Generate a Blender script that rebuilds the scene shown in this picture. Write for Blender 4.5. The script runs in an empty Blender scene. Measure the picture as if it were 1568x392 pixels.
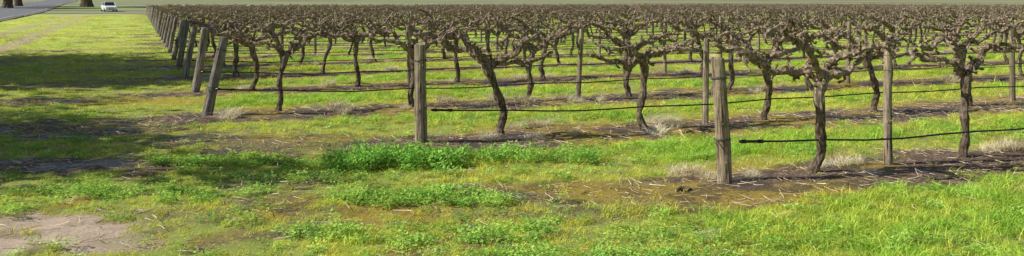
import bpy, math, random
import numpy as np
from mathutils import Vector
sc=bpy.context.scene
rng=np.random.default_rng(7)
R_=random.Random(11)
# ---------------------------------------------------------------- helpers
def _h(ix,iy,seed):
    h=(ix.astype(np.int64)*374761393+iy.astype(np.int64)*668265263+seed*974634777)&0xffffffff
    h=((h^(h>>13))*1274126177)&0xffffffff
    h=(h^(h>>16))&0xffffff
    return h/float(0xffffff)
def vn(x,y,seed=0):
    x=np.asarray(x,float);y=np.asarray(y,float)
    ix=np.floor(x);iy=np.floor(y);fx=x-ix;fy=y-iy
    fx=fx*fx*(3-2*fx);fy=fy*fy*(3-2*fy)
    a=_h(ix,iy,seed);b=_h(ix+1,iy,seed);c=_h(ix,iy+1,seed);d=_h(ix+1,iy+1,seed)
    return (a*(1-fx)+b*fx)*(1-fy)+(c*(1-fx)+d*fx)*fy
def fbm(x,y,seed=0,o=4):
    r=0;a=.5;t=0
    for i in range(o):
        r=r+a*vn(x*2**i+i*17.3,y*2**i-i*9.1,seed+i);t+=a;a*=.5
    return r/t
def sm(a,b,x):
    t=np.clip((x-a)/(b-a),0,1);return t*t*(3-2*t)
dx,dy=.9255,.3788
def ts(x,y): return x*dx+y*dy, -x*dy+y*dx
def xy(t,s): return t*dx-s*dy, t*dy+s*dx
S_=[6.73,10.04,13.49,17.05]; T_=[4.947,2.908,.594,.525]
while S_[-1]<116: S_.append(S_[-1]+3.38); T_.append(T_[-1]-.09)
S_=np.array(S_);T_=np.array(T_);NR=len(S_)
def rowinfo(x,y):
    t,s=ts(x,y)
    k=np.abs(s[...,None]-S_).argmin(-1)
    return t,s,k,s-S_[k],t-T_[k]
def ell(x,y,cx,cy,rx,ry): return np.sqrt(((x-cx)/rx)**2+((y-cy)/ry)**2)
def masks(x,y):
    x=np.asarray(x,float);y=np.asarray(y,float)
    t,s,k,ds,dt=rowinfo(x,y)
    n1=fbm(x*.9,y*.9,3);n2=fbm(x*2.7,y*2.7,11);n3=fbm(x*.35,y*.35,21)
    w=.78+(n1-.5)*.7+(n2-.5)*.6
    strip=sm(0,.28,w-np.abs(ds+.12))
    fade=sm(-2.2,-.4,dt+(n1-.5)*1.5)
    ext=np.where((k==1)|(k==2)|(k==3),.9*sm(.36,.56,n2+.15*(n1-.5))*sm(-9,-6,dt),0)
    strip=strip*np.maximum(fade,ext)
    strip=np.where(s>118,0,strip)
    soil=strip
    def blob(cx,cy,rx,ry,a,j=.7):
        return a*sm(1.15,.75,ell(x,y,cx,cy,rx,ry)+(n2-.5)*j*1.6+(n1-.5)*j)
    light=blob(-3.75,6.35,.9,.55,1)+blob(-2.9,6.1,.45,.25,.6)
    light=np.clip(light,0,1)*(1-.5*sm(.5,.7,n2))
    soil=np.maximum(soil,light)
    soil=np.maximum(soil,blob(-5.1,8.95,1.1,.42,1))
    soil=np.maximum(soil,blob(-6.6,11.3,2.6,.6,.85))
    soil=np.maximum(soil,blob(-2.6,10.5,2.2,.55,.8))
    soil=np.maximum(soil,blob(.9,7.75,1.5,.35,.85))
    soil=np.maximum(soil,blob(-.2,7.0,1.6,.3,.5))
    soil=np.maximum(soil,blob(-2.2,6.9,1.2,.3,.45))
    u=x*.91+y*.415
    tr=np.maximum(sm(.6,.2,np.abs(u+4.1+(n3-.5)*.8)),sm(.55,.2,np.abs(u+5.9+(n3-.5)*.8)))*sm(22,32,y)
    tr=tr*sm(.3,.6,n1+.12)
    light=np.maximum(light,tr*.75);soil=np.maximum(soil,tr*.6)
    soil=np.maximum(soil,.75*sm(.53,.66,n2*.6+n1*.4)*sm(14,7,y)*sm(2.2,.2,x))
    hs=sm(9,20,y)*sm(-4,-9,x)
    soil=np.maximum(soil,.5*hs*sm(.5,.68,n1))
    moss=sm(.52,.68,fbm(x*1.3+5,y*1.3,31))*sm(.05,.5,soil)*(1-light)*.85
    moss=np.maximum(moss,.7*blob(-1.2+1.9,7.9,.8,.25,1))
    edge=sm(0,.25,1.0-np.abs(ds))*(1-sm(0,.28,.5-np.abs(ds)))*fade*(s<118)
    moss=np.maximum(moss,.8*edge*sm(.5,.62,fbm(x*.8+9,y*.8,41)))
    moss=np.maximum(moss,.8*blob(-6.8,14.6,2.2,.45,1))
    moss=np.maximum(moss,.6*blob(-14,27,3,3.0,1)*sm(.45,.6,n1))
    return np.clip(soil,0,1),np.clip(moss,0,1),np.clip(light,0,1)
def gz(x,y):
    x=np.asarray(x,float);y=np.asarray(y,float)
    t,s,k,ds,dt=rowinfo(x,y)
    z=(fbm(x*.4,y*.4,51)-.5)*.10+(fbm(x*3,y*3,61,3)-.5)*.04
    z=z+.03*np.exp(-(ds/.45)**2)*(s<118)*sm(-1,.5,dt)
    z=z+1.2*sm(120,260,s)+16*sm(270,850,s)
    return z
def gz1(x,y): return float(gz(np.array([x]),np.array([y]))[0])
def mesh_obj(name,V,F,mats,parent=None,smooth=False,link=True,midx=None):
    me=bpy.data.meshes.new(name)
    me.from_pydata([tuple(v) for v in V],[],F)
    for m in (mats if isinstance(mats,(list,tuple)) else [mats]): me.materials.append(m)
    if midx is not None: me.polygons.foreach_set('material_index',midx)
    if smooth: me.polygons.foreach_set('use_smooth',[True]*len(me.polygons))
    me.update()
    ob=bpy.data.objects.new(name,me)
    if link: sc.collection.objects.link(ob)
    if parent: ob.parent=parent
    return ob
def tube(V,F,pts,rad,sides=6,jit=0,rg=None,cap=True):
    n=len(pts);base=len(V)
    P=[Vector(p) for p in pts]
    T=(P[1]-P[0]).normalized()
    ref=Vector((1,0,0)) if abs(T.x)<.8 else Vector((0,1,0))
    N=T.cross(ref).normalized()
    for i in range(n):
        if i<n-1: Tn=(P[i+1]-P[i])
        else: Tn=P[i]-P[i-1]
        if Tn.length<1e-7: Tn=T
        if 0<i<n-1: Tn=(P[i+1]-P[i-1])
        T=Tn.normalized()
        N=(N-T*N.dot(T))
        if N.length<1e-5: N=T.orthogonal()
        N.normalize();B=T.cross(N)
        for j in range(sides):
            a=2*math.pi*j/sides
            r=rad[i]*(1+(rg.uniform(-jit,jit) if jit else 0))
            V.append(P[i]+(N*math.cos(a)+B*math.sin(a))*r)
    for i in range(n-1):
        for j in range(sides):
            a=base+i*sides+j;b=base+i*sides+(j+1)%sides
            F.append((a,b,b+sides,a+sides))
    if cap:
        F.append(tuple(base+j for j in range(sides))[::-1])
        F.append(tuple(base+(n-1)*sides+j for j in range(sides)))
# ---------------------------------------------------------------- materials
def newmat(name):
    m=bpy.data.materials.new(name);m.use_nodes=True
    nt=m.node_tree;nt.nodes.clear()
    return m,nt
def N(nt,t,**k):
    n=nt.nodes.new(t)
    for a,b in k.items(): setattr(n,a,b)
    return n
def ramp(nt,src,stops):
    r=N(nt,'ShaderNodeValToRGB');e=r.color_ramp.elements
    while len(e)<len(stops): e.new(.5)
    for i,(p,c) in enumerate(stops):
        e[i].position=p;e[i].color=(c[0],c[1],c[2],1)
    nt.links.new(src,r.inputs[0]);return r.outputs[0]
def noise(nt,scale,detail=4,rough=.6,vec=None):
    n=N(nt,'ShaderNodeTexNoise');n.inputs['Scale'].default_value=scale
    n.inputs['Detail'].default_value=detail;n.inputs['Roughness'].default_value=rough
    if vec: nt.links.new(vec,n.inputs['Vector'])
    return n.outputs[0]
def mix(nt,f,a,b,mode='MIX'):
    m=N(nt,'ShaderNodeMix',data_type='RGBA',blend_type=mode)
    for s,i in ((f,0),(a,6),(b,7)):
        if isinstance(s,(int,float)): m.inputs[i].default_value=s
        elif isinstance(s,tuple): m.inputs[i].default_value=(*s,1)
        else: nt.links.new(s,m.inputs[i])
    return m.outputs[2]
def finish(nt,col,rough=.9,bump=None,bs=.3,bd=.01,spec=.2):
    b=N(nt,'ShaderNodeBsdfPrincipled')
    if isinstance(col,tuple): b.inputs['Base Color'].default_value=(*col,1)
    else: nt.links.new(col,b.inputs['Base Color'])
    if isinstance(rough,(int,float)): b.inputs['Roughness'].default_value=rough
    else: nt.links.new(rough,b.inputs['Roughness'])
    b.inputs['Specular IOR Level'].default_value=spec
    if bump is not None:
        bp=N(nt,'ShaderNodeBump');bp.inputs['Strength'].default_value=bs;bp.inputs['Distance'].default_value=bd
        nt.links.new(bump,bp.inputs['Height']);nt.links.new(bp.outputs[0],b.inputs['Normal'])
    o=N(nt,'ShaderNodeOutputMaterial');nt.links.new(b.outputs[0],o.inputs[0]);return b
def leafmat(name,ca,cb,rnd=.35,trans=.3):
    m,nt=newmat(name)
    a=N(nt,'ShaderNodeAttribute',attribute_type='INSTANCER',attribute_name='tint')
    oi=N(nt,'ShaderNodeObjectInfo')
    c=mix(nt,a.outputs['Fac'],ca,cb)
    v=N(nt,'ShaderNodeMapRange');v.inputs[3].default_value=1-rnd;v.inputs[4].default_value=1+rnd
    nt.links.new(oi.outputs['Random'],v.inputs[0])
    g=N(nt,'ShaderNodeNewGeometry')
    v2=N(nt,'ShaderNodeMapRange');v2.inputs[3].default_value=.65;v2.inputs[4].default_value=1.35
    nt.links.new(g.outputs['Random Per Island'],v2.inputs[0])
    mm=N(nt,'ShaderNodeMath',operation='MULTIPLY');nt.links.new(v.outputs[0],mm.inputs[0]);nt.links.new(v2.outputs[0],mm.inputs[1])
    sc_=N(nt,'ShaderNodeVectorMath',operation='SCALE')
    nt.links.new(c,sc_.inputs[0]);nt.links.new(mm.outputs[0],sc_.inputs['Scale'])
    mn=N(nt,'ShaderNodeVectorMath',operation='MINIMUM');nt.links.new(sc_.outputs[0],mn.inputs[0]);mn.inputs[1].default_value=(.92,.92,.92)
    d=N(nt,'ShaderNodeBsdfDiffuse')
    nt.links.new(mn.outputs[0],d.inputs['Color'])
    t=N(nt,'ShaderNodeBsdfTranslucent');nt.links.new(mn.outputs[0],t.inputs[0])
    ms=N(nt,'ShaderNodeMixShader');ms.inputs[0].default_value=trans
    nt.links.new(d.outputs[0],ms.inputs[1]);nt.links.new(t.outputs[0],ms.inputs[2])
    o=N(nt,'ShaderNodeOutputMaterial');nt.links.new(ms.outputs[0],o.inputs[0])
    return m
M_grass=leafmat('grass_blades',(.80,.76,.13),(.44,.72,.10),trans=.4)
M_clover=leafmat('clover_leaves',(.44,.64,.12),(.24,.52,.09))
M_straw=leafmat('dry_grass',(.88,.78,.54),(.72,.59,.38),rnd=.2,trans=.25)
M_twig=leafmat('twig_litter',(.74,.61,.43),(.22,.14,.09),trans=0)
M_leaf=leafmat('tree_leaves',(.08,.12,.03),(.05,.08,.02),trans=.1)
# bark
M_bark,nt=newmat('vine_bark')
tc=N(nt,'ShaderNodeTexCoord')
mp=N(nt,'ShaderNodeMapping');mp.inputs['Scale'].default_value=(1,1,.35);nt.links.new(tc.outputs['Object'],mp.inputs[0])
n1=noise(nt,38,5,.7,mp.outputs[0]);n2=noise(nt,7,2,.5,tc.outputs['Object'])
c=ramp(nt,n1,[(.36,(.03,.019,.011)),(.5,(.22,.155,.10)),(.64,(.68,.55,.41))])
c=mix(nt,.3,c,ramp(nt,n2,[(.35,(.10,.065,.04)),(.65,(.48,.39,.29))]))
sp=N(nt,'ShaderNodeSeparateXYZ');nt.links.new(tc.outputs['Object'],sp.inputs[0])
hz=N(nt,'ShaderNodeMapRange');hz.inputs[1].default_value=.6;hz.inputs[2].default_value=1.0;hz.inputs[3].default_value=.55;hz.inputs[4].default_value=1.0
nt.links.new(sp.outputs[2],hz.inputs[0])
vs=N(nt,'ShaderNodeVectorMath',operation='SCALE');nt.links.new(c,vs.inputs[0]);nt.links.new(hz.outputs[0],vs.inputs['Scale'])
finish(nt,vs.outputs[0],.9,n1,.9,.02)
# posts
def postmat(name,a,b,cc):
    m,nt=newmat(name)
    tc=N(nt,'ShaderNodeTexCoord');mp=N(nt,'ShaderNodeMapping');mp.inputs['Scale'].default_value=(1,1,.05)
    nt.links.new(tc.outputs['Object'],mp.inputs[0])
    oi=N(nt,'ShaderNodeObjectInfo');ad=N(nt,'ShaderNodeVectorMath',operation='ADD')
    nt.links.new(mp.outputs[0],ad.inputs[0]);nt.links.new(oi.outputs['Random'],ad.inputs[1])
    n1=noise(nt,34,6,.75,ad.outputs[0]);n2=noise(nt,6,4,.65,tc.outputs['Object'])
    c=ramp(nt,n1,[(.38,a),(.46,b),(.66,cc)])
    c=mix(nt,ramp(nt,n2,[(.42,(0,0,0)),(.62,(.75,.75,.75))]),c,mix(nt,.6,c,(.10,.085,.06)))
    v=N(nt,'ShaderNodeHueSaturation');mr=N(nt,'ShaderNodeMapRange');mr.inputs[3].default_value=.75;mr.inputs[4].default_value=1.15
    nt.links.new(oi.outputs['Random'],mr.inputs[0]);nt.links.new(mr.outputs[0],v.inputs['Value']);nt.links.new(c,v.inputs['Color'])
    finish(nt,v.outputs[0],.85,n1,1,.03);return m
M_post=postmat('weathered_post_wood',(.035,.025,.016),(.33,.26,.17),(.60,.50,.36))
M_post2=postmat('grey_post_wood',(.04,.034,.028),(.27,.235,.195),(.50,.45,.39))
def plain(name,col,rough=.5,spec=.5,metal=0):
    m,nt=newmat(name);n=noise(nt,12,2)
    c=mix(nt,n,tuple(x*.8 for x in col),tuple(min(1,x*1.15) for x in col))
    b=finish(nt,c,rough,spec=spec);b.inputs['Metallic'].default_value=metal;return m
M_pipe=plain('black_poly_pipe',(.012,.012,.014),.35)
M_wire=plain('galvanised_wire',(.18,.17,.16),.5,.5,.6)
# ground
M_g,nt=newmat('vineyard_ground')
tc=N(nt,'ShaderNodeTexCoord');O=tc.outputs['Object']
at=N(nt,'ShaderNodeAttribute',attribute_name='mask');sep=N(nt,'ShaderNodeSeparateColor');nt.links.new(at.outputs['Color'],sep.inputs[0])
af=N(nt,'ShaderNodeAttribute',attribute_name='far');sf=N(nt,'ShaderNodeSeparateColor');nt.links.new(af.outputs['Color'],sf.inputs[0])
nf=noise(nt,45,6,.75,O);nm=noise(nt,4,5,.65,O);nl=noise(nt,.35,5,.6,O);nq=noise(nt,13,4,.7,O)
g=mix(nt,nm,ramp(nt,nf,[(.3,(.12,.15,.025)),(.7,(.34,.46,.07))]),ramp(nt,nf,[(.3,(.20,.21,.045)),(.7,(.56,.56,.14))]))
g=mix(nt,sf.outputs[0],g,mix(nt,ramp(nt,nl,[(.35,(0,0,0)),(.65,(1,1,1))]),(.38,.56,.09),(.58,.60,.15)))
so=mix(nt,nm,ramp(nt,nf,[(.34,(.025,.015,.009)),(.52,(.15,.092,.055)),(.68,(.56,.43,.31))]),ramp(nt,nf,[(.34,(.07,.042,.027)),(.52,(.24,.155,.10)),(.64,(.64,.52,.36))]))
so=mix(nt,ramp(nt,nq,[(.45,(0,0,0)),(.6,(.7,.7,.7))]),so,(.06,.037,.024))
li=ramp(nt,nm,[(.3,(.36,.27,.18)),(.6,(.66,.51,.38))])
li=mix(nt,.4,li,ramp(nt,nf,[(.36,(.14,.09,.055)),(.62,(.74,.60,.46))]))
mo=ramp(nt,nf,[(.3,(.17,.115,.015)),(.65,(.50,.38,.05))])
c=mix(nt,sep.outputs[0],g,so)
c=mix(nt,sep.outputs[1],c,mo)
c=mix(nt,sep.outputs[2],c,li)
mp=N(nt,'ShaderNodeMapping');mp.inputs['Rotation'].default_value=(0,0,-math.radians(22.26));mp.inputs['Scale'].default_value=(.012,.09,1);nt.links.new(O,mp.inputs[0])
nb=noise(nt,1.0,3,.6,mp.outputs[0])
fc=ramp(nt,nb,[(.36,(.17,.12,.09)),(.47,(.28,.22,.16)),(.53,(.22,.34,.09)),(.64,(.34,.30,.2))])
c=mix(nt,sf.outputs[1],c,fc)
wet=N(nt,'ShaderNodeMath',operation='MULTIPLY');nt.links.new(ramp(nt,noise(nt,1.6,3,.55,O),[(.50,(0,0,0)),(.57,(1,1,1))]),wet.inputs[0]);nt.links.new(sep.outputs[0],wet.inputs[1])
w2=N(nt,'ShaderNodeMath',operation='SUBTRACT');nt.links.new(wet.outputs[0],w2.inputs[0]);nt.links.new(sep.outputs[2],w2.inputs[1]);w2.use_clamp=True
c=mix(nt,w2.outputs[0],c,mix(nt,.55,c,(.05,.03,.018)))
ro=N(nt,'ShaderNodeMapRange');ro.inputs[3].default_value=.95;ro.inputs[4].default_value=.25;nt.links.new(w2.outputs[0],ro.inputs[0])
finish(nt,c,ro.outputs[0],nf,.7,.02,spec=.35)
# ---------------------------------------------------------------- ground sheet
def geo(a,b,step,g):
    o=[a]
    while o[-1]<b: o.append(o[-1]+step);step*=g
    return o
ys=[-200,-100,-50,-25,-12,-6,-3,-1,1,2.5,3.5,4.5]+list(np.arange(5,14,.06))+list(np.arange(14,34,.16))+geo(34,1600,.3,1.035)
xp=list(np.arange(0,10,.07))+list(np.arange(10,24,.16))+geo(24,1600,.3,1.04)
xs=sorted(set([-v for v in xp]+xp));ys=sorted(set(ys))
X,Y=np.meshgrid(np.array(xs),np.array(ys));nx,ny=len(xs),len(ys)
x=X.ravel();y=Y.ravel();z=gz(x,y)
me=bpy.data.meshes.new('ground')
me.vertices.add(len(x));me.vertices.foreach_set('co',np.stack([x,y,z],1).astype(np.float32).ravel())
ii=(np.arange(ny-1)[:,None]*nx+np.arange(nx-1)[None,:]).ravel()
q=np.stack([ii,ii+1,ii+1+nx,ii+nx],1).astype(np.int32)
me.loops.add(q.size);me.loops.foreach_set('vertex_index',q.ravel())
me.polygons.add(len(q));me.polygons.foreach_set('loop_start',np.arange(0,q.size,4,dtype=np.int32))
me.update(calc_edges=True)
me.polygons.foreach_set('use_smooth',np.ones(len(q),bool))
so_,mo_,li_=masks(x,y)
ca=me.attributes.new('mask','FLOAT_COLOR','POINT')
ca.data.foreach_set('color',np.stack([so_,mo_,li_,np.ones_like(x)],1).astype(np.float32).ravel())
t,s=ts(x,y)
cb=me.attributes.new('far','FLOAT_COLOR','POINT')
u=x*.9+y*.4356
farm=np.where(u>-9,sm(119,123,s),sm(180,230,s))
cb.data.foreach_set('color',np.stack([sm(14,45,y),farm,0*x,np.ones_like(x)],1).astype(np.float32).ravel())
me.materials.append(M_g)
ground=bpy.data.objects.new('ground',me);sc.collection.objects.link(ground)
# ---------------------------------------------------------------- scatter
def scatter(name,coll,P,Rr,Sc,I,T):
    n=len(P);me=bpy.data.meshes.new(name);me.vertices.add(n)
    me.vertices.foreach_set('co',np.asarray(P,np.float32).ravel())
    a=me.attributes.new('rot','FLOAT_VECTOR','POINT');a.data.foreach_set('vector',np.asarray(Rr,np.float32).ravel())
    a=me.attributes.new('scl','FLOAT_VECTOR','POINT');a.data.foreach_set('vector',np.asarray(Sc,np.float32).ravel())
    a=me.attributes.new('idx','INT','POINT');a.data.foreach_set('value',np.asarray(I,np.int32))
    a=me.attributes.new('tint','FLOAT','POINT');a.data.foreach_set('value',np.asarray(T,np.float32))
    ob=bpy.data.objects.new(name,me);sc.collection.objects.link(ob)
    ng=bpy.data.node_groups.new(name,'GeometryNodeTree')
    ng.interface.new_socket('Geometry',in_out='INPUT',socket_type='NodeSocketGeometry')
    ng.interface.new_socket('Geometry',in_out='OUTPUT',socket_type='NodeSocketGeometry')
    gi=ng.nodes.new('NodeGroupInput');go=ng.nodes.new('NodeGroupOutput')
    ci=ng.nodes.new('GeometryNodeCollectionInfo');ci.inputs['Collection'].default_value=coll
    ci.inputs['Separate Children'].default_value=True;ci.inputs['Reset Children'].default_value=True
    ip=ng.nodes.new('GeometryNodeInstanceOnPoints');ip.inputs['Pick Instance'].default_value=True
    def na(nm,dt):
        q=ng.nodes.new('GeometryNodeInputNamedAttribute');q.data_type=dt;q.inputs['Name'].default_value=nm
        return next(o for o in q.outputs if o.name=='Attribute' and o.enabled)
    er=ng.nodes.new('FunctionNodeEulerToRotation')
    L=ng.links.new
    L(gi.outputs[0],ip.inputs['Points']);L(ci.outputs[0],ip.inputs['Instance'])
    L(na('idx','INT'),ip.inputs['Instance Index'])
    L(na('rot','FLOAT_VECTOR'),er.inputs[0]);L(er.outputs[0],ip.inputs['Rotation'])
    L(na('scl','FLOAT_VECTOR'),ip.inputs['Scale']);L(ip.outputs[0],go.inputs[0])
    md=ob.modifiers.new('scatter','NODES');md.node_group=ng
    return ob
def coll(name,obs):
    c=bpy.data.collections.new(name)
    for o in obs: c.objects.link(o)
    return c
def blade(V,F,bx,by,h,w,az,bend,rg,segs=3):
    b=len(V);ca,sa=math.cos(az),math.sin(az)
    for i in range(segs+1):
        f=i/segs;out=bend*f*f*h;zz=h*(f-.35*bend*f*f)
        ww=w*(1-f)**.6/2 if i<segs else 0
        cx=bx+ca*out;cy=by+sa*out
        if i<segs:
            V.append((cx-sa*ww,cy+ca*ww,zz));V.append((cx+sa*ww,cy-ca*ww,zz))
        else: V.append((cx,cy,zz))
    for i in range(segs-1):
        F.append((b+2*i,b+2*i+1,b+2*i+3,b+2*i+2))
    F.append((b+2*segs-2,b+2*segs-1,b+2*segs))
def tuft(name,seed,n,rad,h0,h1,w,b0,b1,mat,segs=3):
    rg=random.Random(seed);V=[];F=[]
    for i in range(n):
        r=rad*math.sqrt(rg.random());a=rg.uniform(0,6.283)
        blade(V,F,r*math.cos(a),r*math.sin(a),rg.uniform(h0,h1),w*rg.uniform(.7,1.3),rg.uniform(0,6.283),rg.uniform(b0,b1),rg,segs)
    return mesh_obj(name,V,F,mat,link=False)
def clover(name,seed,n):
    rg=random.Random(seed);V=[];F=[]
    for i in range(n):
        r=.07*math.sqrt(rg.random());a=rg.uniform(0,6.283);h=rg.uniform(.015,.06)
        cx,cy=r*math.cos(a),r*math.sin(a);a0=rg.uniform(0,6.283);tx,ty=rg.uniform(-.5,.5),rg.uniform(-.5,.5)
        for k in range(3):
            b=len(V);aa=a0+k*2.094;L=rg.uniform(.006,.011)
            for (p,q) in ((0,0),(.6,.5),(1.1,.25),(1.1,-.25),(.6,-.5)):
                lx=(p*math.cos(aa)-q*math.sin(aa))*L;ly=(p*math.sin(aa)+q*math.cos(aa))*L
                V.append((cx+lx,cy+ly,h+lx*tx+ly*ty))
            F.append((b,b+1,b+2,b+3,b+4))
    return mesh_obj(name,V,F,M_clover,link=False)
C_grass=coll('grass_kit',[tuft('g_a%d'%i,i,20,.05,.02,.06,.0045,.3,1.3,M_grass,2) for i in range(5)]+[tuft('g_b%d'%i,50+i,22,.05,.045,.10,.005,.4,1.4,M_grass) for i in range(4)])
C_clover=coll('clover_kit',[clover('c_%d'%i,i,34) for i in range(5)])
C_straw=coll('straw_kit',[tuft('s_%d'%i,200+i,260,.11,.08,.20,.0048,.3,1.4,M_straw) for i in range(4)])
def twig(name,seed,L,r):
    rg=random.Random(seed);V=[];F=[];p=Vector((-L/2,0,.004));d=Vector((1,0,0));pts=[p.copy()];n=5
    for i in range(n):
        d=(d+Vector((0,rg.uniform(-.35,.35),rg.uniform(-.12,.14)))).normalized();p=p+d*L/n;p.z=max(p.z,.003);pts.append(p.copy())
    tube(V,F,pts,[r*(1-.5*i/n) for i in range(n+1)],4)
    if rg.random()<.5:
        m=pts[2];tube(V,F,[m,m+Vector((.2*L,.13*L,.03*L)),m+Vector((.35*L,.3*L,.02*L))],[r*.7,r*.6,r*.4],4)
    return mesh_obj(name,V,F,M_twig,link=False)
C_twig=coll('twig_kit',[twig('t_%d'%i,i,[.08,.12,.18,.26,.06,.1][i],[.002,.0025,.003,.004,.003,.0022][i]) for i in range(6)])
def sample(y0,y1,dens,xm=1.5):
    W=.63*y1+xm;n=int((y1-y0)*2*W*dens)
    x=rng.uniform(-W,W,n);y=rng.uniform(y0,y1,n)
    k=np.abs(x)<.63*y+xm
    return x[k],y[k]
def lush(x,y):
    t,s,k,ds,dt=rowinfo(x,y)
    f=sm(.3,1.4,x-(6.9-y)*.6)*sm(8.2,7.2,y-x*.40+.9)*.8
    g=sm(.9,1.3,np.abs(ds))*sm(-1,.5,dt)*.8
    return np.clip(np.maximum(f,g)+1.3*(fbm(x*1.1,y*1.1,77)-.5)+1.0*(fbm(x*4,y*4,78)-.5),0,1)
GP=[];GR=[];GS=[];GI=[];GT=[]
def road_u(x,y): return x*.9+y*.4356
for (y0,y1,dn,sx,sz) in ((4.2,7.5,400,1,1),(7.5,10.5,280,1.1,1),(10.5,16,150,1.35,1.05),(16,28,65,1.9,1.15),(28,50,22,3.0,1.3),(50,95,6,5.0,1.5)):
    x,y=sample(y0,y1,dn)
    so1,mo1,li1=masks(x,y)
    d=(1-so1*.96)*(1-.6*mo1)*(1-.85*li1)
    d=d*(.28+.72*sm(.36,.6,.6*fbm(x*1.7,y*1.7,91)+.4*fbm(x*7,y*7,92)))
    k=(rng.random(len(x))<d)&(road_u(x,y)>-6.6)
    x=x[k];y=y[k];so1=so1[k];mo1=mo1[k];n=len(x);L=lush(x,y)
    GP.append(np.stack([x,y,gz(x,y)-.004],1))
    GR.append(np.stack([rng.normal(0,.15,n),rng.normal(0,.15,n),rng.uniform(0,6.28,n)],1))
    sc1=rng.uniform(.6,1.4,n)*(.7+.5*L)
    GS.append(np.stack([sc1*sx,sc1*sx,sc1*sz*(1-.4*so1)],1))
    GI.append(np.where(rng.random(n)<.04+.75*L,rng.integers(5,9,n),rng.integers(0,5,n)))
    GT.append(np.clip(.1+.75*L-.5*so1-.5*mo1+1.2*(fbm(x*.5,y*.5,99)-.5)+.8*(fbm(x*2.5,y*2.5,98)-.5)+rng.normal(0,.2,n),0,1))
cat=np.concatenate
scatter('grass',C_grass,cat(GP),cat(GR),cat(GS),cat(GI),cat(GT))
print('grass tufts',sum(len(a) for a in GP))
x,y=sample(4.6,13,360,1)
n2=fbm(x*2.2,y*2.2,123);nj=(n2-.5)*1.9+(fbm(x*6,y*6,124)-.5)*.8
def bl(cx,cy,rx,ry,a): return a*sm(1.1,.7,ell(x,y,cx,cy,rx,ry)+nj)
mound=np.maximum(bl(-1.15,8.85,.95,.4,1),bl(.1,9.25,.8,.22,.55))
d=np.maximum.reduce([mound,bl(-.95,7.45,.8,.28,.8),bl(-.3,6.3,1.1,.28,.55),bl(-2.9,9.15,1.1,.25,.7),bl(-2.0,8.2,1.0,.25,.45),bl(2.0,6.2,1.5,.3,.3),bl(-3.4,7.6,1.0,.25,.45),bl(.6,5.6,1.2,.3,.6)])
so1,mo1,li1=masks(x,y)
d=np.maximum(d,.12*(1-so1)*sm(.45,.6,n2))
k=rng.random(len(x))<d
x=x[k];y=y[k];n=len(x);mound=mound[k]
sz=rng.uniform(.6,1.2,n)*(1+1.4*mound)
lift=mound*.06*rng.random(n)
scatter('clover_weeds',C_clover,np.stack([x,y,gz(x,y)+lift],1),np.stack([rng.normal(0,.2,n),rng.normal(0,.2,n),rng.uniform(0,6.28,n)],1),
   np.stack([1+.2*mound,1+.2*mound,sz],1)*rng.uniform(.8,1.4,n)[:,None],rng.integers(0,5,n),np.clip(.3+rng.normal(0,.3,n)+.4*mound,0,1))
TP=[]
for (y0,y1,dn) in ((4.5,9,100),(9,16,90),(16,45,18)):
    x,y=sample(y0,y1,dn);so1,mo1,li1=masks(x,y)
    k=rng.random(len(x))<np.clip(so1*1.0*(1-.7*li1)+.10,0,1)
    x=x[k];y=y[k];TP.append(np.stack([x,y,gz(x,y)+.006+.02*(1-so1[k])],1))
P=cat(TP);n=len(P)
s1=rng.uniform(.6,1.4,n)*(1+.02*P[:,1])
scatter('twig_litter',C_twig,P,np.stack([rng.normal(0,.08,n),rng.normal(0,.12,n),rng.uniform(0,6.28,n)],1),np.stack([s1]*3,1),rng.choice([0,1,2,3,4,5],n,p=[.28,.2,.06,.01,.25,.2]),rng.random(n)**1.5)
SP=[];SS=[]
for (X0,Y0,s0) in ((1.78,8.48,1.1),(1.93,8.32,.8),(1.66,8.45,.9),(.25,11.7,1.1),(.45,11.9,.8),(.1,11.6,.8),(2.05,12.2,1.2),(2.3,12.25,.9),(3.45,8.95,.9),(3.65,9.0,.8),(3.2,8.85,.7),(5.7,9.8,1.1),(5.95,9.95,.8),(5.5,9.75,.8),(1.5,6.35,.5),(1.42,6.2,.4),(2.35,8.3,.6),(.0,11.45,.7)):
    SP.append((X0,Y0));SS.append(s0)
for k in range(1,24):
    m=int(24+k*5)
    for i in range(m):
        tt=T_[k]+R_.uniform(.3,4+1.4*S_[k]);c=vn(np.array([tt*.45]),np.array([k*3.3]),5)[0]
        if c<.45: continue
        a,b=xy(tt,S_[k]+R_.uniform(-.45,.3));SP.append((a,b));SS.append(R_.uniform(.6,1.25)*(1+.02*k))
SP=np.array(SP);SS=np.array(SS);n=len(SP)
scatter('dry_grass_clumps',C_straw,np.stack([SP[:,0],SP[:,1],gz(SP[:,0],SP[:,1])-.01],1),np.stack([rng.normal(0,.15,n),rng.normal(0,.15,n),rng.uniform(0,6.28,n)],1),
   np.stack([SS*1.15,SS*1.15,SS*.95],1),rng.integers(0,4,n),rng.random(n)*.6)
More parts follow.
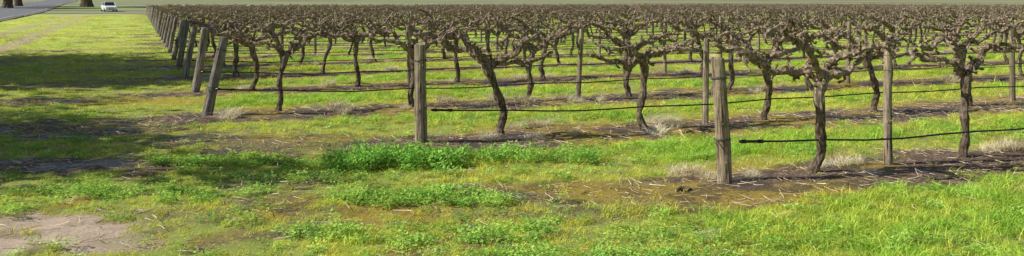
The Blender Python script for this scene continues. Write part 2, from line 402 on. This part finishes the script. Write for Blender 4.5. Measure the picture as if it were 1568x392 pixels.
# ---------------------------------------------------------------- vines
def vine(name,seed,lod=0):
    rg=random.Random(seed);V=[];F=[]
    H=rg.uniform(.82,.93);lean=rg.uniform(-.17,.17);ly=rg.uniform(-.05,.05)
    n=15;pts=[];rad=[];ph=rg.uniform(0,6);am=rg.uniform(.03,.065);ph2=rg.uniform(0,6)
    r0=rg.uniform(.042,.054)
    for i in range(n):
        f=i/(n-1)
        pts.append(Vector((lean*f+am*(math.sin(ph+f*6)-math.sin(ph)*(1-f))+.012*math.sin(ph2+f*15)+rg.uniform(-.006,.006),ly*f+am*.7*math.cos(ph+f*5),-.06+(H+.06)*f)))
        rad.append(r0*(1.3 if i<2 else (.82+.22*math.sin(ph2+f*9)**2))*(1+max(0,f-.75)*1.5)*rg.uniform(.88,1.14))
    tube(V,F,pts,rad,9 if lod==0 else 5,.16,rg)
    hd=pts[-1];sd=6 if lod==0 else 4
    def spur(p,d,L,r,lv):
        st=.028 if lod==0 else .05;m=max(2,int(L/st));P=[p.copy()];Q=[r*1.5]
        d=d.normalized()
        for i in range(m):
            d=(d+Vector((rg.gauss(0,.5),rg.gauss(0,.5),rg.gauss(0,.45)))).normalized()
            p=p+d*st;P.append(p.copy());Q.append(r*(1-.25*i/m)*rg.uniform(.7,1.5))
        Q[-1]*=1.3
        tube(V,F,P,Q,sd-1 if lod==0 else 3,.15,rg)
        if lv<1:
            for q in P[1:]:
                if rg.random()<.32:
                    spur(q,Vector((rg.gauss(0,.9),rg.gauss(0,.9),rg.uniform(-.5,.9))),rg.uniform(.045,.12),r*.7,lv+1)
    arms=[(1,rg.uniform(.15,.5)),(-1,rg.uniform(.15,.5)),(1,rg.uniform(.5,.95)),(-1,rg.uniform(.5,.95))]
    for ai,(sgn,el) in enumerate(arms):
        L=rg.uniform(.95,1.2);st=.055;m=int(L/st)
        p=hd+Vector((0,0,rg.uniform(-.08,.02)));d=Vector((sgn*math.cos(el),rg.uniform(-.5,.5),math.sin(el))).normalized()
        zt=rg.uniform(1.0,1.1) if ai<2 else rg.uniform(1.12,1.26);P=[p.copy()];Q=[r0*.95]
        yt=rg.uniform(-.16,.16)
        for i in range(m):
            d=(d+Vector((sgn*.38+rg.gauss(0,.34),rg.gauss(0,.38)+(yt-p.y)*1.2,rg.gauss(0,.40)+(zt-p.z)*1.6))).normalized()
            p=p+d*st;P.append(p.copy());Q.append(r0*(.78-.40*i/m)*rg.uniform(.7,1.4))
        tube(V,F,P,Q,sd,.18,rg)
        for i,q in enumerate(P[1:]):
            if rg.random()<(.52 if lod==0 else .40):
                spur(q,Vector((rg.gauss(0,.9),rg.gauss(0,.9),rg.uniform(-.3,1.2))),rg.uniform(.06,.22) if lod==0 else rg.uniform(.05,.17),.0145 if lod==0 else .017,0)
    for i in range(3): spur(hd,Vector((rg.gauss(0,.8),rg.gauss(0,.8),rg.uniform(.1,.9))),rg.uniform(.1,.24),.018,0)
    return mesh_obj(name,V,F,M_bark,smooth=False,link=False)
near=[vine('vine_near_%02d'%i,900+i) for i in range(14)]
farv=[vine('vine_far_%02d'%i,700+i,1) for i in range(7)]
print('vine polys',len(near[0].data.polygons),len(farv[0].data.polygons))
ANG=math.atan2(dy,dx)
FP=[];FR=[];FS=[]
PP=[]
def post(name,seed,h,r,mat,link=False):
    rg=random.Random(seed);V=[];F=[];n=12;pts=[];rad=[]
    b=rg.uniform(-.012,.012)
    for i in range(n):
        f=i/(n-1);pts.append((b*math.sin(f*4),b*math.cos(f*3),-.25+(h+.25)*f));rad.append(r*(1.08-.13*f)*rg.uniform(.97,1.03))
    pts.append((pts[-1][0]+rg.uniform(-.004,.004),pts[-1][1],h+.012));rad.append(rad[-1]*.86)
    tube(V,F,pts,rad,14,.05,rg)
    for i in range(3):
        a=rg.uniform(0,6.28);zz=rg.uniform(.2,h-.1);c=Vector((math.cos(a)*r*.85,math.sin(a)*r*.85,zz))
        tube(V,F,[c,c+Vector((math.cos(a)*r*.3,math.sin(a)*r*.3,.004))],[r*.22,r*.12],6,.1,rg)
    return mesh_obj(name,V,F,mat,link=link)
endm=[post('end_a%d'%i,i,1.19,[.068,.074,.072,.072,.07,.075][i],M_post if i<2 else M_post2) for i in range(6)]
midm=[post('mid_a%d'%i,30+i,1.22,.043,M_post) for i in range(4)]
firstpost=[1,2,3,2,1,3,2,1,3,2]
def ringwire(V,F,r,z,k=.004):
    pts=[(r*math.cos(a),r*math.sin(a),z+.006*math.sin(a*2)) for a in np.linspace(0,6.29,17)]
    tube(V,F,pts,[k]*17,4)
for k in range(NR):
    s=S_[k];tmax=min(1.42*s+5,118)
    j=0
    while True:
        tt=T_[k]+1.07+2.06*j
        if tt>tmax: break
        a,b=xy(tt+R_.uniform(-.07,.07),s+R_.uniform(-.05,.05));zz=gz1(a,b)
        if b>-2:
            if b<26:
                src=near[R_.randrange(14)]
                o=bpy.data.objects.new('grape_vine',src.data);sc.collection.objects.link(o)
                o.location=(a,b,zz);o.rotation_euler=(0,0,ANG+R_.choice([0,math.pi])+R_.uniform(-.08,.08))
                q=R_.uniform(.97,1.10);o.scale=(1.02,q,q)
            else:
                if R_.random()>.02:
                    FP.append((a,b,zz));FR.append((0,0,ANG+R_.choice([0,math.pi])+R_.uniform(-.1,.1)));q=R_.uniform(.90,1.06)*(1-.0006*b);FS.append((1.03,q,q))
        j+=1
    ea,eb=xy(T_[k],s)
    o=bpy.data.objects.new('wooden_end_post',endm[[0,1,3,2,4,5][k] if k<6 else R_.randrange(2,6)].data);sc.collection.objects.link(o)
    o.location=(ea,eb,gz1(ea,eb))
    if k==0: o.rotation_euler=(0,-.062,.3)
    elif k==1: o.rotation_euler=(0,-.012,1.0)
    else:
        l=R_.uniform(.15,.22) if k<12 else R_.uniform(.08,.2)
        o.rotation_euler=(0,l,ANG)
    q=R_.uniform(.96,1.03) if k>2 else 1;o.scale=(q,q,q)
    if k<3:
        V=[];F=[]
        for zz in (.42,.43,1.0,1.012): ringwire(V,F,.077,zz)
        tube(V,F,[(-.075,-.02,.42),(-.095,-.05,.40),(-.085,-.06,.35)],[.006,.009,.004],5)
        mesh_obj('wire_tie',V,F,M_wire,parent=o)
    m=firstpost[k] if k<10 else R_.choice([1,2,3])
    while True:
        tt=T_[k]+.04+2.06*m
        if tt>tmax: break
        a,b=xy(tt,s+.02)
        if b<30:
            o=bpy.data.objects.new('wooden_trellis_post',midm[R_.randrange(4)].data);sc.collection.objects.link(o)
            o.location=(a,b,gz1(a,b));o.rotation_euler=(R_.uniform(-.03,.03),R_.uniform(-.04,.03),R_.uniform(0,6.28))
            q=R_.uniform(.92,1.03);o.scale=(1,1,q)
        else: PP.append((a,b,gz1(a,b)))
        m+=3
    if k<26:
        V=[];F=[];t0=T_[k]+.13;pts=[]
        L=np.arange(t0,min(tmax,T_[k]+70),.515)
        for i,tt in enumerate(L):
            ph=(tt-T_[k]-1.07)/2.06;sag=.022*(abs(math.sin(ph*math.pi))**2)
            a,b=xy(tt,s-.075+.012*math.sin(tt*2.1+k));pts.append((a,b,.31+.13*math.exp(-(tt-T_[k])/1.1)+.01*math.sin(tt*.7+k)-sag+gz1(*xy(tt,s))*.5))
        tube(V,F,pts,[.0095 if k<6 else .011]*len(pts),6)
        p0=Vector(pts[0]);d=(Vector(pts[1])-p0).normalized()
        tube(V,F,[p0-d*.02,p0+d*.24],[.014,.014],8)
        tube(V,F,[p0+d*.0,p0+d*.05],[.019,.019],8);tube(V,F,[p0+d*.2,p0+d*.25],[.019,.019],8)
        mesh_obj('drip_irrigation_pipe',V,F,M_pipe,smooth=True)
        V=[];F=[]
        for zz,w in ((1.0,.0032),(1.16,.0026)):
            pts=[]
            for tt in np.arange(T_[k]+(0 if k<2 else .12),min(tmax,T_[k]+60),1.03):
                a,b=xy(tt,s+.02);pts.append((a,b,zz+.01*math.sin(tt*1.3)+gz1(a,b)*.5))
            tube(V,F,pts,[w]*len(pts),4)
        mesh_obj('trellis_wires',V,F,M_wire)
C_fv=coll('far_vines_kit',farv)
n=len(FP);print('far vines',n)
scatter('distant_grape_vines',C_fv,FP,FR,FS,rng.integers(0,7,n),rng.random(n))
fm=[post('fp_%d'%i,60+i,1.25,.045,M_post2) for i in range(2)]
n=len(PP);scatter('distant_trellis_posts',coll('far_posts_kit',fm),PP,np.stack([rng.normal(0,.03,n),rng.normal(0,.03,n),rng.uniform(0,6,n)],1),np.ones((n,3)),rng.integers(0,2,n),rng.random(n))
V=[];F=[]
tube(V,F,[(-.08,0,.015),(-.03,.01,.025),(.03,-.005,.022),(.08,.01,.015)],[.012,.02,.018,.01],7,.2,random.Random(3))
o=mesh_obj('fallen_wood_chunk',V,F,M_bark);a,b=1.57,7.75;o.location=(a,b,gz1(a,b));o.rotation_euler=(0,0,.2)
V=[];F=[]
for i in range(12):
    tt=R_.uniform(-1.5,7);s=S_[0]+R_.uniform(-.6,.5)
    a,b=xy(T_[0]+tt,s) if i<7 else (R_.uniform(-3.5,1),R_.uniform(7.5,11))
    L=R_.uniform(.15,.32);p=Vector((a,b,gz1(a,b)+.012));an=R_.uniform(0,6.28);d=Vector((math.cos(an),math.sin(an),.02));P=[p.copy()]
    for j in range(6):
        d=(d+Vector((R_.uniform(-.25,.25),R_.uniform(-.25,.25),R_.uniform(-.06,.06)))).normalized();p=p+d*L/6;p.z=max(gz1(p.x,p.y)+.008,p.z);P.append(p.copy())
    tube(V,F,P,[.004,.0045,.004,.0035,.003,.003,.002],5,.1,R_)
mesh_obj('vine_prunings',V,F,M_bark)
# ---------------------------------------------------------------- road
M_as,nt=newmat('asphalt');tc=N(nt,'ShaderNodeTexCoord');n1=noise(nt,30,5,.7,tc.outputs['Object']);n2=noise(nt,.4,3,.5,tc.outputs['Object'])
c=mix(nt,n2,ramp(nt,n1,[(.3,(.13,.13,.135)),(.7,(.24,.24,.245))]),(.20,.20,.205));finish(nt,c,.8,n1,.3,.01)
M_sh,nt=newmat('gravel_shoulder');tc=N(nt,'ShaderNodeTexCoord');n1=noise(nt,8,5,.7,tc.outputs['Object'])
finish(nt,ramp(nt,n1,[(.3,(.20,.17,.12)),(.7,(.38,.33,.25))]),.95)
M_wp=plain('road_paint',(.6,.6,.58),.6)
rd=np.array([-.4356,.9]);rp=np.array([.9,.4356])
def strip(name,u0,u1,lift,mat,y0=-60,y1=900,dash=None,parent=None):
    V=[];F=[];L=np.arange(y0,y1,4.0)
    for i,l in enumerate(L):
        for u_ in (u0,u1):
            p=rd*l+rp*u_;V.append((p[0],p[1],gz1(*(rd*l+rp*-12.5))+lift+.06))
    for i in range(len(L)-1):
        if dash and (i%3): continue
        F.append((2*i,2*i+2,2*i+3,2*i+1))
    return mesh_obj(name,V,F,mat,parent=parent)
road=strip('road',-17.5,-7.9,.06,M_as)
strip('gravel_shoulder',-18.2,-7.5,.03,M_sh,parent=road)
strip('centre_line',-12.75,-12.62,.066,M_wp,dash=True,parent=road)
strip('edge_line',-8.35,-8.25,.066,M_wp,parent=road)
# ---------------------------------------------------------------- car
M_car=plain('white_car_paint',(.85,.86,.87),.25,.5);M_gl=plain('car_glass',(.02,.025,.03),.08,.6)
M_ty=plain('tyre_rubber',(.02,.02,.02),.8);M_hl=plain('headlamp_glass',(.6,.62,.65),.1,.8);M_bk=plain('black_trim',(.02,.02,.02),.5);M_al=plain('alloy',(.5,.5,.52),.3,.5,.8)
car=bpy.data.objects.new('parked_car',None);sc.collection.objects.link(car)
def loft(name,secs,mat):
    V=[];F=[];m=None
    for yy,pr in secs:
        full=[(a,b) for a,b in pr]+[(-a,b) for a,b in reversed(pr)]
        m=len(full)
        for a,b in full: V.append((a,yy,b))
    for i in range(len(secs)-1):
        for j in range(m):
            a=i*m+j;b=i*m+(j+1)%m;F.append((a,b,b+m,a+m))
    F.append(tuple(range(m)));F.append(tuple((len(secs)-1)*m+j for j in range(m))[::-1])
    o=mesh_obj(name,V,F,mat,parent=car,smooth=False)
    bv=o.modifiers.new('b','BEVEL');bv.width=.03;bv.segments=2
    return o
def sec(w,zb,zm,zt): return [(w*.93,zb),(w,zb+.12),(w,zm),(w*.95,zt-.05),(w*.86,zt)]
loft('body',[(-2.2,sec(.74,.28,.5,.62)),(-2.1,sec(.84,.22,.55,.70)),(-1.2,sec(.89,.2,.62,.86)),(-.9,sec(.9,.2,.65,.92)),(1.5,sec(.9,.2,.68,.97)),(2.05,sec(.86,.22,.68,.95)),(2.2,sec(.78,.3,.6,.85))],M_car)
def cs(w,wt,zb,zt): return [(w,zb),(w*.97,zb+.1*(zt-zb)),(wt+.03,zt-.06),(wt*.85,zt)]
loft('cabin_glass',[(-.98,cs(.80,.78,.88,.93)),(-.30,cs(.80,.62,.88,1.40)),(1.2,cs(.80,.62,.9,1.41)),(1.85,cs(.78,.76,.9,.98))],M_gl)
loft('roof',[(-.32,[(.60,1.39),(.60,1.43),(.5,1.455)]),(.4,[(.62,1.40),(.62,1.45),(.5,1.48)]),(1.2,[(.60,1.40),(.60,1.44),(.5,1.465)])],M_car)
def bar(name,p,q,r,mat,sd=6):
    V=[];F=[];tube(V,F,[p,q],[r,r],sd);return mesh_obj(name,V,F,mat,parent=car)
M_tl=plain('tail_lamp',(.4,.02,.02),.2)
for sx in (-1,1):
    bar('pillar_a',(sx*.80,-.98,.9),(sx*.635,-.3,1.42),.035,M_car);bar('pillar_b',(sx*.815,.35,.92),(sx*.65,.35,1.42),.035,M_car);bar('pillar_c',(sx*.80,1.8,.95),(sx*.64,1.2,1.42),.05,M_car)
    bar('mirror',(sx*.9,-.72,.98),(sx*1.04,-.72,1.0),.075,M_car,8)
    bar('headlight',(sx*.52,-2.16,.62),(sx*.78,-2.06,.64),.075,M_hl,8)
    bar('tail_light',(sx*.55,2.17,.78),(sx*.80,2.1,.80),.07,M_tl,8)
    for yy in (-1.35,1.35):
        bar('wheel',(sx*.70,yy,.32),(sx*.915,yy,.32),.32,M_ty,20);bar('hub',(sx*.90,yy,.32),(sx*.925,yy,.32),.19,M_al,12)
bar('grille',(-.34,-2.2,.56),(.34,-2.2,.56),.055,M_bk);bar('lower_grille',(-.5,-2.16,.36),(.5,-2.16,.36),.06,M_bk)
V=[(-.26,-2.262,.42),(.26,-2.262,.42),(.26,-2.262,.53),(-.26,-2.262,.53)];mesh_obj('number_plate',V,[(0,1,2,3)],plain('plate',(.7,.7,.6),.5),parent=car)
cy=130.;cx=(167-784)/1300*cy
car.location=(cx,cy,gz1(cx,cy)+.02);car.rotation_euler=(0,0,math.radians(34))
# ---------------------------------------------------------------- trees
M_tb,nt=newmat('tree_bark');tc=N(nt,'ShaderNodeTexCoord');n1=noise(nt,3,6,.7,tc.outputs['Object'])
finish(nt,ramp(nt,n1,[(.3,(.06,.045,.03)),(.7,(.22,.165,.12))]),.9,n1,.8,.1)
def tree(seed,H,cr,ch,tr,nleaf,lsz):
    rg=random.Random(seed);V=[];F=[]
    base=H-ch
    P=[Vector((0,0,-.3))];Q=[tr*1.5]
    for i in range(1,8):
        f=i/7;P.append(Vector((rg.uniform(-.15,.15)*f*2,rg.uniform(-.15,.15)*f*2,base*1.3*f)));Q.append(tr*(1.15-.6*f))
    tube(V,F,P,Q,12,.08,rg)
    clumps=[]
    for i in range(11):
        a=i*2.4+rg.uniform(-.4,.4);st=P[rg.randint(4,7)];rr=cr*rg.uniform(.35,.85);zz=base+ch*rg.uniform(.15,.9)
        rr*=math.sqrt(max(.15,1-((zz-base-ch/2)/(ch/2))**2))+.1
        e=Vector((rr*math.cos(a),rr*math.sin(a),zz));m=(st+e)/2+Vector((rg.uniform(-.4,.4),rg.uniform(-.4,.4),-.3))
        tube(V,F,[st,(st+m)/2+Vector((0,0,.1)),m,(m+e)/2,e],[tr*.45,tr*.36,tr*.26,tr*.16,tr*.06],7,.1,rg)
        clumps.append(e)
        for q in range(3):
            e2=m+(e-m)*rg.uniform(.2,1)+Vector((rg.gauss(0,cr*.22),rg.gauss(0,cr*.22),rg.gauss(0,cr*.18)));tube(V,F,[m,(m+e2)/2,e2],[tr*.16,tr*.1,tr*.04],5);clumps.append(e2)
    nb=len(F)
    r=np.random.default_rng(seed);C=np.array([tuple(c) for c in clumps]);ci=r.integers(0,len(C),nleaf)
    pos=C[ci]+r.normal(0,1,(nleaf,3))*np.array([cr*.17,cr*.17,cr*.12])
    for p in pos:
        b=len(V);u=Vector(r.normal(0,1,3)).normalized();w=u.orthogonal().normalized();l=lsz*r.uniform(.6,1.4);p=Vector(p)
        V+= [p-u*l,p+w*l*.45,p+u*l,p-w*l*.45];F.append((b,b+1,b+2,b+3))
    me=bpy.data.meshes.new('tree');me.from_pydata([tuple(v) for v in V],[],F);me.materials.append(M_tb);me.materials.append(M_leaf)
    mi=np.zeros(len(F),np.int32);mi[nb:]=1;me.polygons.foreach_set('material_index',mi);me.update();return me
TA=tree(1,11,6.5,7.5,.45,22000,.22);TB=tree(2,8,3.3,4.4,.3,13000,.15);TC=tree(3,15,7,10,.95,9000,.3)
def place(me,x,y,sc_=1,rot=0,nm='roadside_tree'):
    o=bpy.data.objects.new(nm,me);sc.collection.objects.link(o);o.location=(x,y,gz1(x,y)-.05);o.scale=(sc_,)*3;o.rotation_euler=(0,0,rot);return o
place(TA,-25.3,18.3,1.12,.5);place(TA,-33,20.8,1.1,2.5);place(TB,-13.0,8.7,.85,1.2);place(TB,-18.0,10.6,1.0,3.2)
for px,yy,s1 in ((133,165,1.0),(12,150,.8),(28,165,.7)): place(TC,(px-784)/1300*yy,yy,s1,px)
DP=[];
for i in range(160):
    a=R_.uniform(-.75,.75);r=R_.uniform(600,700)
    DP.append((r*math.tan(a),r,gz1(r*math.tan(a),r)-.5))
ot=[bpy.data.objects.new('dt_a',TA),bpy.data.objects.new('dt_b',TC)]
n=len(DP);s1=rng.uniform(.6,1.1,n)
scatter('distant_trees',coll('tree_kit',ot),DP,np.stack([0*s1,0*s1,s1*50],1),np.stack([s1]*3,1),rng.integers(0,2,n),rng.random(n))
# ---------------------------------------------------------------- light & camera
el=math.radians(39);sd=Vector((1,.16,0)).normalized()
L=Vector((sd.x*math.cos(el),sd.y*math.cos(el),-math.sin(el)))
sl=bpy.data.lights.new('sun','SUN');sl.energy=5;sl.angle=math.radians(.5);sl.color=(1,.96,.87)
so=bpy.data.objects.new('sun',sl);sc.collection.objects.link(so);so.rotation_euler=L.to_track_quat('-Z','Y').to_euler()
w=bpy.data.worlds.new('World');sc.world=w;w.use_nodes=True;nt=w.node_tree
bg=nt.nodes.get('Background') or nt.nodes.new('ShaderNodeBackground')
sk=nt.nodes.new('ShaderNodeTexSky');sk.sky_type='NISHITA';sk.sun_disc=False;sk.sun_elevation=el;sk.sun_rotation=math.atan2(-sd.x,-sd.y)
nt.links.new(sk.outputs[0],bg.inputs[0]);bg.inputs[1].default_value=.08
cm=bpy.data.cameras.new('camera');co=bpy.data.objects.new('camera',cm);sc.collection.objects.link(co)
co.location=(0,0,1.75);co.rotation_euler=(math.radians(90),0,0)
cm.sensor_width=36;cm.lens=36*1300/1568;cm.shift_y=-195/1568;cm.clip_end=4000
sc.camera=co
sc.view_settings.view_transform='Standard';sc.view_settings.look='None';sc.view_settings.exposure=0
